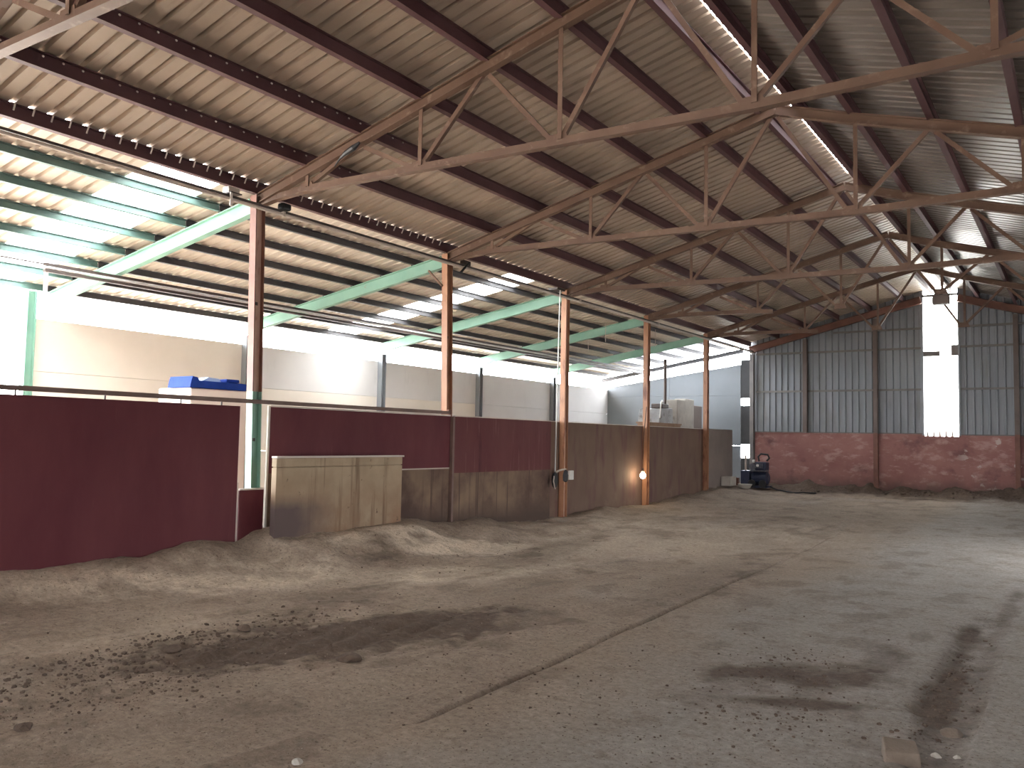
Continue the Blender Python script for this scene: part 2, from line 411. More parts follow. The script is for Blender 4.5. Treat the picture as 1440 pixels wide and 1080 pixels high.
# ridge flashing closes most of the slit over the ridge, past the open stretch
struct(MB().add([(RX-.05,14.6,zl(RX)+SH+.02),(RX+.13,14.6,zr(RX+.13)+SH+.04),(RX+.13,FAR+.1,zr(RX+.13)+SH+.04),(RX-.05,FAR+.1,zl(RX)+SH+.02)], [(0,1,2,3)]).build('trim_1', M['pale']))
def zlean(x): return 4.70 + .168*x
LX0, LX1 = -5.35, -.045
def lean(y0, y1, xa, xb, name, m):
    return struct(ribbed(y0, y1, xa, zlean(xa), xb, zlean(xb)).build(name, m))
lean(NEAR, 5.52, LX0, LX1, 'ceiling_lean_to', M['roof_lean'])
lean(5.52, 6.46, LX0, LX1, 'window_2', M['skylight'])
lean(6.46, 12.85, LX0, LX1, 'ceiling_lean_to_middle', M['roof_lean'])
lean(12.85, 13.7, LX0, LX1, 'window_3', M['skylight'])
mb = ribbed(13.7, 23.05, LX0, zlean(LX0), LX1, zlean(LX1)); ribbed(23.05, FAR, LX0, zlean(LX0), -3.5, zlean(-3.5), mb)
struct(mb.build('ceiling_lean_to_far', M['roof_lean']))
lean(23.05, FAR, -3.5, LX1, 'window_4', M['skylight_far'])

# ------------------------------------------------------------------ walls
def wall_outer():
    mb = MB()
    edges = [6.6] + [TY[i] for i in range(2, 6)] + [FAR]
    for i in range(5):
        y0, y1 = edges[i]+.006, edges[i+1]-.006
        for za, zb in ((0,1.25),(1.256,2.50),(2.506,3.33)):
            mb.mi = 0 if (i == 0 or (zb < 2.6 and i < 3)) else 1  # left bay's cream puts warm reflected sunlight into the wall colour
            mb.box((-5.14, y0, za), (-5.0, y1, zb))
    return struct(mb.build('wall_left', [M['cream'], M['precast']]))
wall_outer()
# end wall of the lean-to, sloping top
mb = MB()
for xa, xb in ((-5.0,-2.72),(-2.712,-.32)):
    for k, (za, zb) in enumerate(((0,1.5),(1.505,3.08),(3.085,None))):
        ta = zb if zb else 3.40+(xa+5)*.14; tb = zb if zb else 3.40+(xb+5)*.14
        vs = [(xa,26.0,za),(xb,26.0,za),(xb,26.0,tb),(xa,26.0,ta),(xa,26.12,za),(xb,26.12,za),(xb,26.12,tb),(xa,26.12,ta)]
        mb.add(vs, [(0,1,2,3),(7,6,5,4),(3,2,6,7),(0,4,5,1),(1,5,6,2),(4,0,3,7)])
struct(mb.build('wall_lean_to_end', M['precast_b']))
# narrow filler with two slots beside the corner post
mb = MB()
for za, zb in ((0,1.12),(1.55,2.76),(2.99,4.2)): mb.box((-.31,26.03,za),(-.03,26.09,zb))
struct(mb.build('trim_2', M['black']))
# gable: painted blockwork below, ribbed sheeting above, tall window between
WX0, WX1 = 4.90, 5.77
struct(MB().box((-.02,FAR,-.1),(XR+.1,FAR+.22,1.945)).build('wall_far', M['block'])) if False else None
mb = MB(); mb.box((-.02,FAR,-.1),(WX0,FAR+.22,1.945)); mb.box((WX1,FAR,-.1),(XR+.1,FAR+.22,1.945)); mb.box((WX0,FAR,-.1),(WX1,FAR+.22,1.88))
struct(mb.build('wall_far', M['block']))
def gable_sheet(x0, x1, mb, z0=1.93):
    ph, pitch, w, d = .35, .1865, .062, .048
    pr = [(x0, 0)]; k = math.ceil((x0-ph)/pitch)
    while ph+k*pitch+w < x1:
        x = ph+k*pitch
        if x-w > x0: pr += [(x-w/2,0),(x-w*.3,-d),(x+w*.3,-d),(x+w/2,0)]
        k += 1
    pr.append((x1, 0)); n = len(pr)
    top = lambda x: (zl(x) if x < RX else zr(x)) + SH
    mb.add([(x, FAR+.06+dy, z0) for x, dy in pr] + [(x, FAR+.06+dy, top(x)) for x, dy in pr], [(i, i+1, n+i+1, n+i) for i in range(n-1)])
mb = MB(); gable_sheet(-.02, WX0, mb); gable_sheet(WX1, XR+.1, mb)
struct(mb.build('wall_gable', M['cladding']))
# window_1: sheet-lined slot with jambs, rails, bars, translucent toothed foot
win = thing('window_1', None, None, (RX, FAR, 1.88)) if False else None
w = bpy.data.objects.new('window_1', None); COL.objects.link(w); w.location = (5.335, FAR, 1.9); w['kind'] = 'structure'
o = (5.335, FAR, 1.9)
for xa, xb in ((WX0-.05, WX0), (WX1, WX1+.05)):
    MB().box((xa, FAR-.02, 1.90), (xb, FAR+.12, 6.0)).build('jamb', M['cladding'], w, o)
MB().box((WX0-.02, FAR-.02, 5.80), (WX1+.02, FAR+.03, 5.86)).build('head_bar', M['girt'], w, o)
MB().box((WX0, FAR+.02, 4.12), (WX0+.42, FAR+.06, 4.26)).build('cross_plate', M['girt'], w, o)
MB().box((WX1-.17, FAR+.02, 4.12), (WX1, FAR+.06, 4.42)).build('cross_plate', M['girt'], w, o)
for k in range(3): MB().tube([(WX0+.13+.15*k, FAR+.04, 4.26), (WX0+.13+.15*k, FAR+.04, 4.44)], .008, 6).build('bar', M['girt'], w, o)
for k in range(2): MB().box((WX0+.47+.1*k, FAR+.03, 4.12), (WX0+.485+.1*k, FAR+.05, 4.44)).build('bar', M['pale'], w, o)
mb = MB(); n = 5
for k in range(n):
    x0 = WX0+.08+.155*k
    mb.add([(x0-.03,FAR+.05,1.88),(x0+.03,FAR+.05,1.88),(x0,FAR+.05,2.14),(x0-.03,FAR+.09,1.88),(x0+.03,FAR+.09,1.88),(x0,FAR+.09,2.14)], [(0,1,2),(5,4,3),(0,2,5,3),(1,4,5,2)])
mb.build('rib_foot', M['pale'], w, o)
MB().box((WX0,FAR+.10,1.88),(WX1,FAR+.106,5.80)).build('pane', M['skylight'], w, o)
struct(MB().box((-.08,NEAR,-.1),(0,1.85,1.95)).build('wall_left_near', M['maroon']))  # unseen; added to cut the light coming in from the near left
# right wall with a wide doorway, near wall with a wide doorway (both out of the frame)
mb = MB()
for y0, y1, z0, z1 in ((NEAR,13.2,0,4.55),(15.2,FAR,0,4.55),(13.2,15.2,1.9,4.55)): mb.box((XR, y0, z0), (XR+.15, y1, z1))
struct(mb.build('wall_right', M['precast']))
mb = MB()
for x0, x1, z0, z1 in ((-5.2,1.8,0,3.8),(9.2,XR+.1,0,4.6),(1.8,9.2,4.2,4.9),(1.8,4.7,0,4.2),(7.3,9.2,0,4.2),(4.7,7.3,2.4,4.2)): mb.box((x0, NEAR-.15, z0), (x1, NEAR, z1))
mb.add([(-.05,NEAR-.05,3.8),(1.8,NEAR-.05,3.8),(1.8,NEAR-.05,zl(1.8)+SH),(-.05,NEAR-.05,zl(-.05)+SH)], [(0,1,2,3)])
mb.add([(1.8,NEAR-.05,4.9),(9.2,NEAR-.05,4.9),(9.2,NEAR-.05,zr(9.2)+SH),(RX,NEAR-.05,6.1),(1.8,NEAR-.05,zl(1.8)+SH)], [(0,1,2,3,4)])
struct(mb.build('wall_near', M['precast']))

# ------------------------------------------------------------------ trusses
ZB = {1:4.5501, 2:4.5139, 3:4.4772, 4:4.4402, 5:4.46, 6:4.44}
def build_truss(mid=True, zb4=4.4402):
    ZB[4] = zb4
    t = thing('roof_truss', '-', 'roof truss', (0,0,0))
    # top chords: pairs of angles that read as a deep T turned over
    D = .13
    def chord(p, q, name='top_chord'):
        mb = MB(); mb.beam(p, q, I_prof(.085, D, .014), (0,0,1)); return mb.build(name, M['truss'], t)
    e = Vector((0,0,-D/2))
    chord(Vector((-.04,0,zl(-.04)))+e, Vector((RX,0,5.966))+e)
    mb = MB(); mb.beam(Vector((RX,0,5.966))+e, Vector((6.3097,0,5.6612))+e, I_prof(.085,D,.014)); mb.beam(Vector((6.3097,0,5.6612))+e, Vector((XR,0,zr(XR)))+e, I_prof(.085,D,.014))
    mb.build('top_chord', M['truss'], t)
    BX = {1:PX[1], 2:PX[3], 3:PX[5], 4:QX[5], 5:QX[3], 6:QX[1]}
    pts = [(.03,0,4.50-.02)] + [(.36,0,4.525)] + [(BX[k],0,ZB[k]) for k in range(1,7)] + [(XR-.03,0,4.36)]
    mb = MB()
    segs = list(zip(pts[:-1], pts[1:]))
    if not mid: segs = segs[:4] + segs[6:]; segs[3] = (pts[3], (pts[3][0]+.35, 0, pts[3][2]-.03))
    for n_, (a, b) in enumerate(segs):
        if not mid and n_ == 4:
            mb.build('bottom_chord', M['truss'], t); mb = MB()
        mb.beam((a[0],0,a[2]-.045), (b[0],0,b[2]-.045), T_prof(.085,.09,.011))
    mb.build('bottom_chord', M['truss'], t)
    top = lambda x: (zl(x) if x <= RX else zr(x)) - D
    for k in range(1,7):
        x = BX[k]; mb = MB(); mb.beam((x,-.02,ZB[k]+.02), (x,-.02,top(x)+.03), L_prof(.05,.05,.009), (1,0,0)); mb.build('vertical_strut', M['truss'], t)
    links = [(1,PX[2]),(2,PX[2]),(2,PX[4]),(3,PX[4]),(3,RX),(4,RX),(4,QX[4]),(5,QX[4]),(5,QX[2]),(6,QX[2])]
    for k, x in links:
        x0 = BX[k]; sg = 1 if x > x0 else -1
        a = Vector((x0+sg*.05, .012, ZB[k]+.03)); b = Vector((x-sg*.04, .012, top(x)+.01))
        mb = MB(); mb.beam(a, b, L_prof(.05,.045,.009), (0,1,0)); mb.build('diagonal_strut', M['truss'], t)
    for k in range(1,7):
        x = BX[k]; z = ZB[k]
        mb = MB(); mb.add([(x-.13,-.006,z-.03),(x+.13,-.006,z-.03),(x+.09,-.006,z+.08),(x-.09,-.006,z+.08),(x-.13,.006,z-.03),(x+.13,.006,z-.03),(x+.09,.006,z+.08),(x-.09,.006,z+.08)],
            [(0,1,2,3),(7,6,5,4),(0,4,5,1),(1,5,6,2),(2,6,7,3),(3,7,4,0)])
        mb.build('gusset_plate', M['truss'], t)
    return t
T0 = build_truss()
tl = ['rust-brown roof truss nearest the camera, only its lower left chord at the top left corner',
      'rust-brown roof truss resting on the pink and mint column',
      'rust-brown roof truss resting on the second column from the left',
      'rust-brown roof truss above the column with the black pulley and white box',
      'rust-brown roof truss above the column with the glowing bulb',
      'rust-brown roof truss on the last column, nearest the tall gable window']
for i in range(6):
    t = T0 if i == 0 else (copy_tree(T0) if i < 4 else build_truss(False, 4.63 if i == 4 else 4.4402))
    t.location = (0, TY[i], 0); t['label'] = tl[i]; t['group'] = 'roof trusses across the barn'

# gable rafters along the far roof edge
single(MB().beam((-.02,FAR-.16,zl(0)-.122),(WX0-.03,FAR-.16,zl(WX0-.03)-.125), I_prof(.12,.20,.014)), 'gable_rafter', M['flange'], 'dark brown roof beam along the far gable, left of the tall window', 'beam', (0,FAR-.16,zl(0)))
mb = MB(); mb.beam((WX1+.03,FAR-.16,zr(WX1+.03)-.128),(6.31,FAR-.16,5.6612-.125), I_prof(.12,.20,.014)); mb.beam((6.31,FAR-.16,5.6612-.125),(XR,FAR-.16,zr(XR)-.125), I_prof(.12,.20,.014))
single(mb, 'gable_rafter', M['flange'], 'dark brown roof beam along the far gable, right of the tall window', 'beam', (RX,FAR-.16,5.96))

# ------------------------------------------------------------------ purlins
YA, YB = -6.9, FAR-.02
ordn = ['first','second','third','fourth','fifth','sixth','seventh','eighth']
def purlin(x, z, label, m, bolts=None, y0=YA, y1=YB, w=.075, h=PUR, group='maroon purlins under the main roof', name='purlin'):
    mb = MB().beam((x,y0,z+h/2),(x,y1,z+h/2), I_prof(w,h,.012))
    if not bolts: return single(mb, name, m, label, 'purlin', (x,y0,z), group)
    t = thing(name, label, 'purlin', (x,y0,z), group); o = (x,y0,z)
    mb.build('beam', m, t, o)
    b = MB()
    k = math.ceil((bolts[0]-3.72)/RIB)
    while 3.72+k*RIB < bolts[1]:
        y = 3.72+k*RIB
        if bolts[2]: b.tube([(x+.075,y,z+.145),(x+.040,y,z+.075)], .009, 6)
        else: b.tube([(x+.038,y,z+.11),(x+.052,y,z+.10)], .009, 6)
        k += 1
    bb = b.build('bolt_row', M['white'], t, o); bb['kind'] = 'stuff'; bb['label'] = 'pale hook bolts'
    return t
for i, x in enumerate(PX):
    lab = 'maroon roof purlin along the eave, sitting on the column heads' if i == 0 else 'maroon roof purlin, %s above the left eave purlin' % ordn[i-1]
    purlin(x, zl(x), lab, M['purlin'], bolts=(3.5, 10.6, True) if i == 0 else ((3.2, 7.6, False) if i in (1,2) else None))
purlin(RX-.22, zl(RX-.22), 'maroon ridge purlin just left of the light slit at the ridge', M['purlin'])
purlin(RX+.27, zr(RX+.27), 'maroon ridge purlin just right of the light slit at the ridge', M['purlin'])
for i, x in enumerate(reversed(QX)):
    if i > 4: continue
    purlin(x-.02, zr(x), 'maroon purlin under the right roof slope, %s down from the ridge' % ordn[i], M['purlin'])

# lean-to: rafters, posts, purlins
raf = ['leftmost mint green lean-to rafter, running into the pink and mint column',
       'mint green lean-to rafter at the second column, ending over the left skylight glare',
       'mint green lean-to rafter behind the pulley cord, third from the left',
       'mint green lean-to rafter reaching the column with the glowing bulb',
       'mint green lean-to rafter farthest away, beside the bright roof panes']
post = ['mint green outer post at the open left end of the lean-to', 'grey outer post beyond the blue plastic cover',
        'grey outer post behind the second column', 'grey outer post left of the pulley cord', 'grey outer post nearest the far lean-to corner']
for i in range(1,6):
    y = TY[i]
    mb = MB().beam((-.09,y,zlean(-.09)-.225),(-4.98,y,zlean(-4.98)-.225), I_prof(.10,.20,.014))
    t = thing('lean_to_rafter', raf[i-1], 'rafter', (-.09,y,4.4), 'mint rafters of the lean-to'); o = (-.09,y,4.4)
    mb.build('beam', M['mint'], t, o)
    for k in range(6):
        x = -.7-.7*k
        MB().box((x-.05,y-.03,zlean(x)-.135),(x-.035,y+.03,zlean(x)-.04)).build('cleat', M['dark'], t, o)
    m = M['mint'] if i == 1 else M['precast_b']
    yy = y-.29 if i == 1 else y
    mb = MB().beam((-4.93,yy,-.02),(-4.93,yy,zlean(-4.93)-.37 if i > 1 else zlean(-4.93)-.13), I_prof(.14,.14,.014), (0,1,0))
    single(mb, 'outer_post', m, post[i-1], 'post', (-4.93,yy,0), 'outer posts of the lean-to')
for i in range(7):
    x = -.7*(i+1) if i < 6 else -4.93
    for k, (a, b, m) in enumerate(((NEAR+.1, TY[1]-.06, M['teal_purlin']), (TY[1]-.05, FAR-.1, M['dark_purlin']))):
        lab = ('teal lean-to purlin in the left bay, %s out from the columns' if k == 0 else 'grey-brown lean-to purlin past the first rafter, %s out from the columns') % ordn[i]
        purlin(x, zlean(x)-.131+.02, lab, m, None, a, b, .06, .10, 'teal purlins of the left bay' if k == 0 else 'grey-brown purlins of the lean-to', 'lean_to_purlin')
single(MB().beam((-.2,FAR-.17,zlean(-.2)-.19),(-5.2,FAR-.17,zlean(-5.2)-.19), I_prof(.08,.12,.012)), 'end_rafter', M['dark_purlin'], 'dark sloping end rafter of the lean-to above its far grey wall', 'rafter', (-.2,FAR-.17,4.4))
# feed rail hung under the rafters, two dark angles with a pale tube between
t = thing('feed_rail', 'dark double rail with a pale tube between, slung under the mint rafters', 'rail', (-3.0,5.85,3.78)); o = (-3.0,5.85,3.78)
MB().box((-3.03,5.80,3.805),(-2.97,25.9,3.845)).build('upper_bar', M['dark'], t, o)
MB().box((-3.03,5.80,3.72),(-2.97,25.9,3.76)).build('lower_bar', M['dark'], t, o)
MB().tube([(-2.98,5.75,3.782),(-2.98,25.9,3.782)], .016, 8).build('tube', M['white_plastic'], t, o)
MB().tube([(-3.0,-6.8,3.825),(-3.0,5.9,3.825)], .012, 6).build('cable', M['dark'], t, o)
for i in range(1,6): MB().box((-3.015,TY[i]-.02,3.84),(-2.985,TY[i]+.02,3.845)).build('hanger', M['dark'], t, o)
MB().box((-3.02,5.81,3.30),(-2.98,5.85,3.80)).build('end_strut', M['white'], t, o)

# ------------------------------------------------------------------ columns
def column(i, label, bot, lean_y, mats, z_top=4.62):
    y = TY[i]
    t = thing('steel_column', label, 'column', (0,y+lean_y,bot), 'steel columns between barn and lean-to'); o = (0,y+lean_y,bot)
    def seg(za, zb, mw, mf):
        f0 = (zb-za)
        ya = y + lean_y*(1-(za)/4.62); yb = y + lean_y*(1-(zb)/4.62)
        h, w, th = .145, .115, .012
        wb = MB(); wb.beam((-.0,ya,za),(-.0,yb,zb), [(-h/2+th,-.006),(h/2-th,-.006),(h/2-th,.006),(-h/2+th,.006)], (1,0,0)); wb.build('web', mw, t, o)
        for sgn in (-1, 1):
            c = sgn*(h/2-th/2)
            fb = MB(); fb.beam((0,ya+c,za),(0,yb+c,zb), [(-th/2,-w/2),(th/2,-w/2),(th/2,w/2),(-th/2,w/2)], (1,0,0)); fb.build('flange', mf, t, o)
    for za, zb, mw, mf in mats: seg(za, zb, mw, mf)
    MB().box((-.08,y-.09,z_top-.015),(.08,y+.09,z_top)).build('cap_plate', M['flange'], t, o) if False else None
    for z in (3.2, 1.5):
        if z > bot: MB().box((.006,y+lean_y*(1-z/4.62)-.02,z),(.02,y+lean_y*(1-z/4.62)+.01,z+.04)).build('bolt_plate', M['dark'], t, o)
    return t
C_, F_ = M['column'], M['flange']
column(1, 'steel column pink above and mint green below, leftmost, by the big maroon door', 0.0, .11, [(0,2.12,M['mint'],M['mint']),(2.12,4.58,M['column_pink'],M['flange'])])
column(2, 'rusty steel column rising behind the maroon panels, second from the left', 0.0, .15, [(0,4.58,C_,C_)])
column(3, 'rusty orange steel column with a white junction box, third from the left', 0.0, 0, [(0,4.58,M['column_pink'],C_)])
column(4, 'rusty orange steel column with a glowing bulb near its foot', .0, 0, [(0,4.58,C_,C_)])
column(5, 'rusty orange steel column standing in front of the pale slabs', .0, 0, [(0,4.58,C_,C_)])
single(MB().beam((.07,FAR-.13,0),(.07,FAR-.13,4.37), I_prof(.12,.16,.014),(0,1,0)), 'corner_post', M['girt'], 'dark steel post at the far corner beside the two bright slots', 'post', (.07,FAR-.13,0))

# gable posts and girts
for x, zb, lab in ((1.67,1.95,'dark steel gable post ending on top of the pink block wall'), (3.65,.1,'steel gable post down to the floor, left of the tall window'), (7.15,.1,'steel gable post down to the floor, at the right picture edge')):
    top = (zl(x) if x < RX else zr(x)) - .26
    if zb > 1: single(MB().beam((x,FAR-.07,zb),(x,FAR-.07,top), I_prof(.12,.13,.012),(0,1,0)), 'gable_post', M['gable_post'], lab, 'post', (x,FAR-.07,zb), 'posts of the far gable')
    else:
        t = thing('gable_post', lab, 'post', (x,FAR-.07,zb), 'posts of the far gable'); o = (x,FAR-.07,zb)
        MB().beam((x,FAR-.07,1.95),(x,FAR-.07,top), I_prof(.12,.13,.012),(0,1,0)).build('shaft', M['gable_post'], t, o)
        f0 = MB().beam((x,FAR-.07,zb),(x,FAR-.07,1.95), I_prof(.12,.13,.012),(0,1,0)).build('foot', M['flange'], t, o); f0['label'] = 'dark rusty lower end of the post'
hts = (('lowest',3.19),('middle',4.36),('topmost',4.92))
for nm, z in hts:
    x0 = .15 if z < 4.5 else (z-4.3)/.2512
    single(MB().box((max(x0,.15),FAR-.01,z-.03),(4.84,FAR+.024,z+.03)), 'wall_girt', M['girt'], '%s grey rail across the gable sheeting left of the window' % nm, 'girt', (x0,FAR,z), 'rails on the gable sheeting')
    single(MB().box((5.83,FAR-.01,z-.03),(XR-(.2 if z<4.4 else (z-4.0)/.285),FAR+.024,z+.03)), 'wall_girt', M['girt'], '%s grey rail across the gable sheeting right of the window' % nm, 'girt', (5.83,FAR,z), 'rails on the gable sheeting')
struct(MB().box((-.0,FAR-.05,1.935),(4.86,FAR+.03,1.965)).build('trim_3', M['girt']))
struct(MB().box((5.83,FAR-.05,1.915),(XR,FAR+.03,1.945)).build('trim_4', M['girt']))

# ------------------------------------------------------------------ barrier along the columns
t = thing('sliding_door', 'big plain maroon sliding door panel at the left, under the dark rail', 'door', (.1,4.6,.0)); o = (.1,4.6,0)
MB().box((.06,1.9,.05),(.10,6.655,1.925)).build('leaf', M['maroon'], t, o)
MB().box((.058,6.655,.05),(.104,6.675,1.0)).build('edge_strip', M['pale'], t, o)
for y in (4.05,4.95,5.85,6.4): MB().box((.075,y-.008,1.92),(.085,y+.008,2.0)).build('hanger', M['dark'], t, o)
t = thing('door_rail', 'dark brown rail along the top of the maroon door and panel', 'rail', (.03,6.9,1.99)); o = (.03,6.9,1.99)
MB().box((.09,1.9,1.965),(.14,10.70,2.015)).build('bar', M['brown_rail'], t, o)
MB().box((.09,10.70,1.965),(.125,10.78,2.04)).build('end_bracket', M['flange'], t, o)
t = thing('low_board', 'short low maroon board at the foot of the mint column', 'board', (.1,6.85,.2)); o = (.1,6.85,.2)
MB().box((.06,6.69,.0),(.10,7.06,.905)).build('face', M['maroon'], t, o)
MB().box((.06,6.69,.905),(.11,7.06,.925)).build('ledge', M['white'], t, o)

def panel(name, label, y0, y1, x, z0, zs, z1, up, lo, cap=None, th=.05):
    t = thing(name, label, 'barrier panel', (x,(y0+y1)/2,z0), 'barrier panels between the columns'); o = (x,(y0+y1)/2,z0)
    if zs: MB().box((x-th,y0,z0),(x-.004,y1,zs)).build('lower_boards', lo, t, o)
    MB().box((x-th,y0,zs or z0),(x,y1,z1)).build('upper_board', up, t, o)
    if cap: MB().box((x-th,y0,z1),(x+.006,y1,z1+cap)).build('cap_strip', M['white'], t, o)
    return t, o
t, o = panel('barrier_panel', 'maroon-over-brown panel just right of the mint column, behind the concrete board', 7.13, 10.80, .084, 0, 1.10, 1.935, M['maroon'], M['boards'], .022, .022)
MB().box((.06,7.10,.3),(.088,7.13,1.95)).build('edge_strip', M['white'], t, o)
MB().box((.082,9.2,1.09),(.092,10.79,1.11)).build('seam_strip', M['pale'], t, o)
t, o = panel('barrier_panel', 'maroon-over-brown streaked panel between the second and third columns', 10.86, 13.86, .128, -.05, 1.02, 1.935, M['maroon_dusty'], M['boards'], .018)
MB().box((.064,10.81,.0),(.135,10.858,1.93)).build('seam_strip', M['brown_rail'], t, o)
panel('barrier_panel', 'dusty brown panel between the white box and the glowing bulb', 13.88, 18.36, -.075, -.05, None, 1.94, M['dusty'], M['dusty'], .016)
panel('barrier_panel', 'dusty brown panel between the bulb and the last column', 18.40, 22.22, -.075, -.05, None, 1.95, M['dusty'], M['dusty'], .012)
panel('barrier_panel', 'grey-brown end panel right of the last column, before the opening', 22.32, 24.45, -.03, -.05, None, 1.97, M['grey_board'], M['grey_board'])
t = thing('concrete_board', 'pale stained concrete board standing in the sand by the mint column', 'board', (.45,8.0,0)); o = (.45,8.0,0)
MB().box((.36,6.95,0),(.45,9.24,1.185)).box((.36,6.95,1.195),(.45,9.24,1.30)).box((.37,6.96,1.185),(.435,9.23,1.195)).build('slab', M['concrete_board'], t, o, bevel=.006)
MB().box((.355,6.95,1.302),(.458,9.27,1.325)).build('top_strip', M['white'], t, o)

# ------------------------------------------------------------------ conduit, lights, cord
t = thing('eave_conduit', 'thin dark cable tray running along the column heads', 'conduit', (.12,10,4.45)); 
MB().box((.10,2.5,4.425),(.135,25.9,4.455)).build('tray', M['dark'], t, (.12,10,4.45))
t = thing('eave_pipe', 'pale pipe running under the cable tray along the column heads', 'pipe', (.165,10,4.38)); o = (.165,10,4.38)
MB().tube([(.175,2.5,4.385),(.175,25.9,4.385)], .022, 8).build('pipe', M['pale'], t, o)
for i in range(1,6): MB().box((.15,TY[i]+.25,4.36),(.20,TY[i]+.28,4.424)).build('clip', M['pale'], t, o)
t = thing('spotlight', 'small pale spotlight on the cable tray left of the mint column', 'light', (.12,6.38,4.47)); o = (.12,6.38,4.47)
MB().box((.05,6.31,4.47),(.17,6.47,4.55)).build('housing', M['pale'], t, o, bevel=.01)
MB().box((.06,6.30,4.458),(.225,6.46,4.472)).build('lens', M['dark'], t, o)
MB().box((.205,6.30,4.30),(.22,6.33,4.47)).build('bracket', M['white'], t, o)
t = thing('loudspeaker', 'small dark rounded loudspeaker on the tray right of the mint column', 'speaker', (.12,7.2,4.46)); o = (.12,7.2,4.46)
MB().box((.07,7.12,4.455),(.19,7.27,4.55)).build('housing', M['black'], t, o, bevel=.03)
t = thing('hanging_bracket', 'dark bracket hung on the tray just right of the second column', 'bracket', (.12,11.0,4.4)); o = (.12,11.0,4.4)
MB().box((.09,10.95,4.456),(.15,11.16,4.53)).build('plate', M['dark'], t, o); MB().tube([(.235,11.0,4.47),(.235,10.78,4.27)], .02, 8).build('arm', M['black'], t, o)
single(MB().beam((-.03,TY[2]-.08,4.05),(-.32,TY[2]-.08,4.33), R_prof(.03,.03)), 'knee_brace', M['truss'], 'short rusty brace under the rafter at the second column', 'brace', (-.03,TY[2]-.08,4.05))

t = thing('pulley_cord', 'long pale cord hanging from the tray with a black pulley block at its end', 'cord', (.15,13.84,4.4)); o = (.15,13.84,4.4)
MB().box((.02,13.72,4.456),(.23,14.0,4.50)).build('top_bracket', M['dark'], t, o)
MB().tube([(.22,13.83,4.46),(.16,13.85,.98)], .011, 6).build('cord', M['white_plastic'], t, o)
b = MB(); b.lathe((0,0,0), [(.02,-.03),(.10,-.028),(.11,-.01),(.11,.01),(.10,.028),(.02,.03)], 18)
b.v = [(.15+z_, 13.86+x_*.75, .82+y_*1.35) for x_, y_, z_ in b.v]
b.build('pulley_block', M['black'], t, o, smooth=False)
MB().tube([(.16,13.88,.97),(.16,14.0,1.0),(.15,14.15,1.015),(.13,14.3,1.02)], .018, 6).build('chain', M['pale'], t, o)
MB().tube([(.17,13.80,.90),(.17,13.78,.80),(.17,13.82,.70),(.17,13.85,.655)], .012, 6).build('hook', M['pale'], t, o)
b = MB(); b.lathe((.14,14.28,.77), [(.02,0),(.05,.03),(.055,.13),(.04,.2),(.02,.24)], 12); b.build('weight', M['black'], t, o)
t.location.x += .08
t = thing('junction_box', 'small white junction box at the foot of the third column', 'box', (.1,14.5,.8)); o = (.1,14.5,.8)
MB().box((.075,14.62,.80),(.13,14.76,.98)).build('case', M['white_plastic'], t, o, bevel=.006)
MB().box((.02,14.58,.86),(.08,14.66,.90)).build('arm', M['white_plastic'], t, o)
t = thing('hanging_bulb', 'glowing bare bulb hanging on a dark cable in front of the fourth column', 'lamp', (.16,17.9,.8)); o = (.16,17.9,.8)
MB().tube([(.075,18.25,2.4),(.10,18.05,1.7),(.15,17.92,1.2),(.16,17.9,.93)], .008, 6).build('cable', M['black'], t, o)
MB().tube([(.16,17.9,.88),(.16,17.9,.97)], .022, 10).build('socket', M['dark'], t, o)
be = bpy.data.materials.new('warm_bulb'); be.use_nodes = True
bb = be.node_tree.nodes['Principled BSDF']; bb.inputs['Emission Color'].default_value = (1,.78,.5,1); bb.inputs['Emission Strength'].default_value = 60
tn = be.node_tree.nodes.new('ShaderNodeTexNoise'); bb.inputs['Base Color'].default_value = (1,.9,.8,1)
b = MB(); b.lathe((.16,17.9,.80), [(.005,-.075),(.045,-.055),(.065,-.01),(.06,.03),(.03,.075),(.02,.09)], 14); b.build('bulb', be, t, o, smooth=True)
b = MB(); b.tube([(1.80,TY[1]-.06,4.93),(1.72,TY[1]-.07,4.88),(1.60,TY[1]-.07,4.84),(1.50,TY[1]-.06,4.80),(1.40,TY[1]-.05,4.72)], [.015,.035,.028,.012,.006], 8)
single(b, 'black_rag', M['black'], 'black torn rag dangling from the top chord of the truss on the mint column', 'rag', (1.8,TY[1]-.06,4.93))
t = thing('hanging_light_box', 'small dark box light hanging from a truss node in front of the window head', 'lamp', (6.31,TY[4],4.56)); o = (6.31,TY[4],4.56)
MB().box((6.16,TY[4]-.10,4.40),(6.46,TY[4]+.10,4.575)).build('housing', M['gable_post'], t, o, bevel=.015)
MB().box((6.28,TY[4]-.03,4.575),(6.34,TY[4]+.03,4.60)).build('hanger', M['dark'], t, o)
for k, (x, y, z) in enumerate(((-.9,18.0,4.3),(-1.7,18.6,4.15),(-.6,20.2,4.4))):
    single(MB().tube([(x,y,z+.1),(x,y,z-.35)], .006, 6), 'hanging_wire', M['pale'], 'thin pale wire hanging under the lean-to roof, %s' % ['near the bulb column','lowest of three','right of the bulb column'][k], 'wire', (x,y,z), 'wires under the lean-to roof')

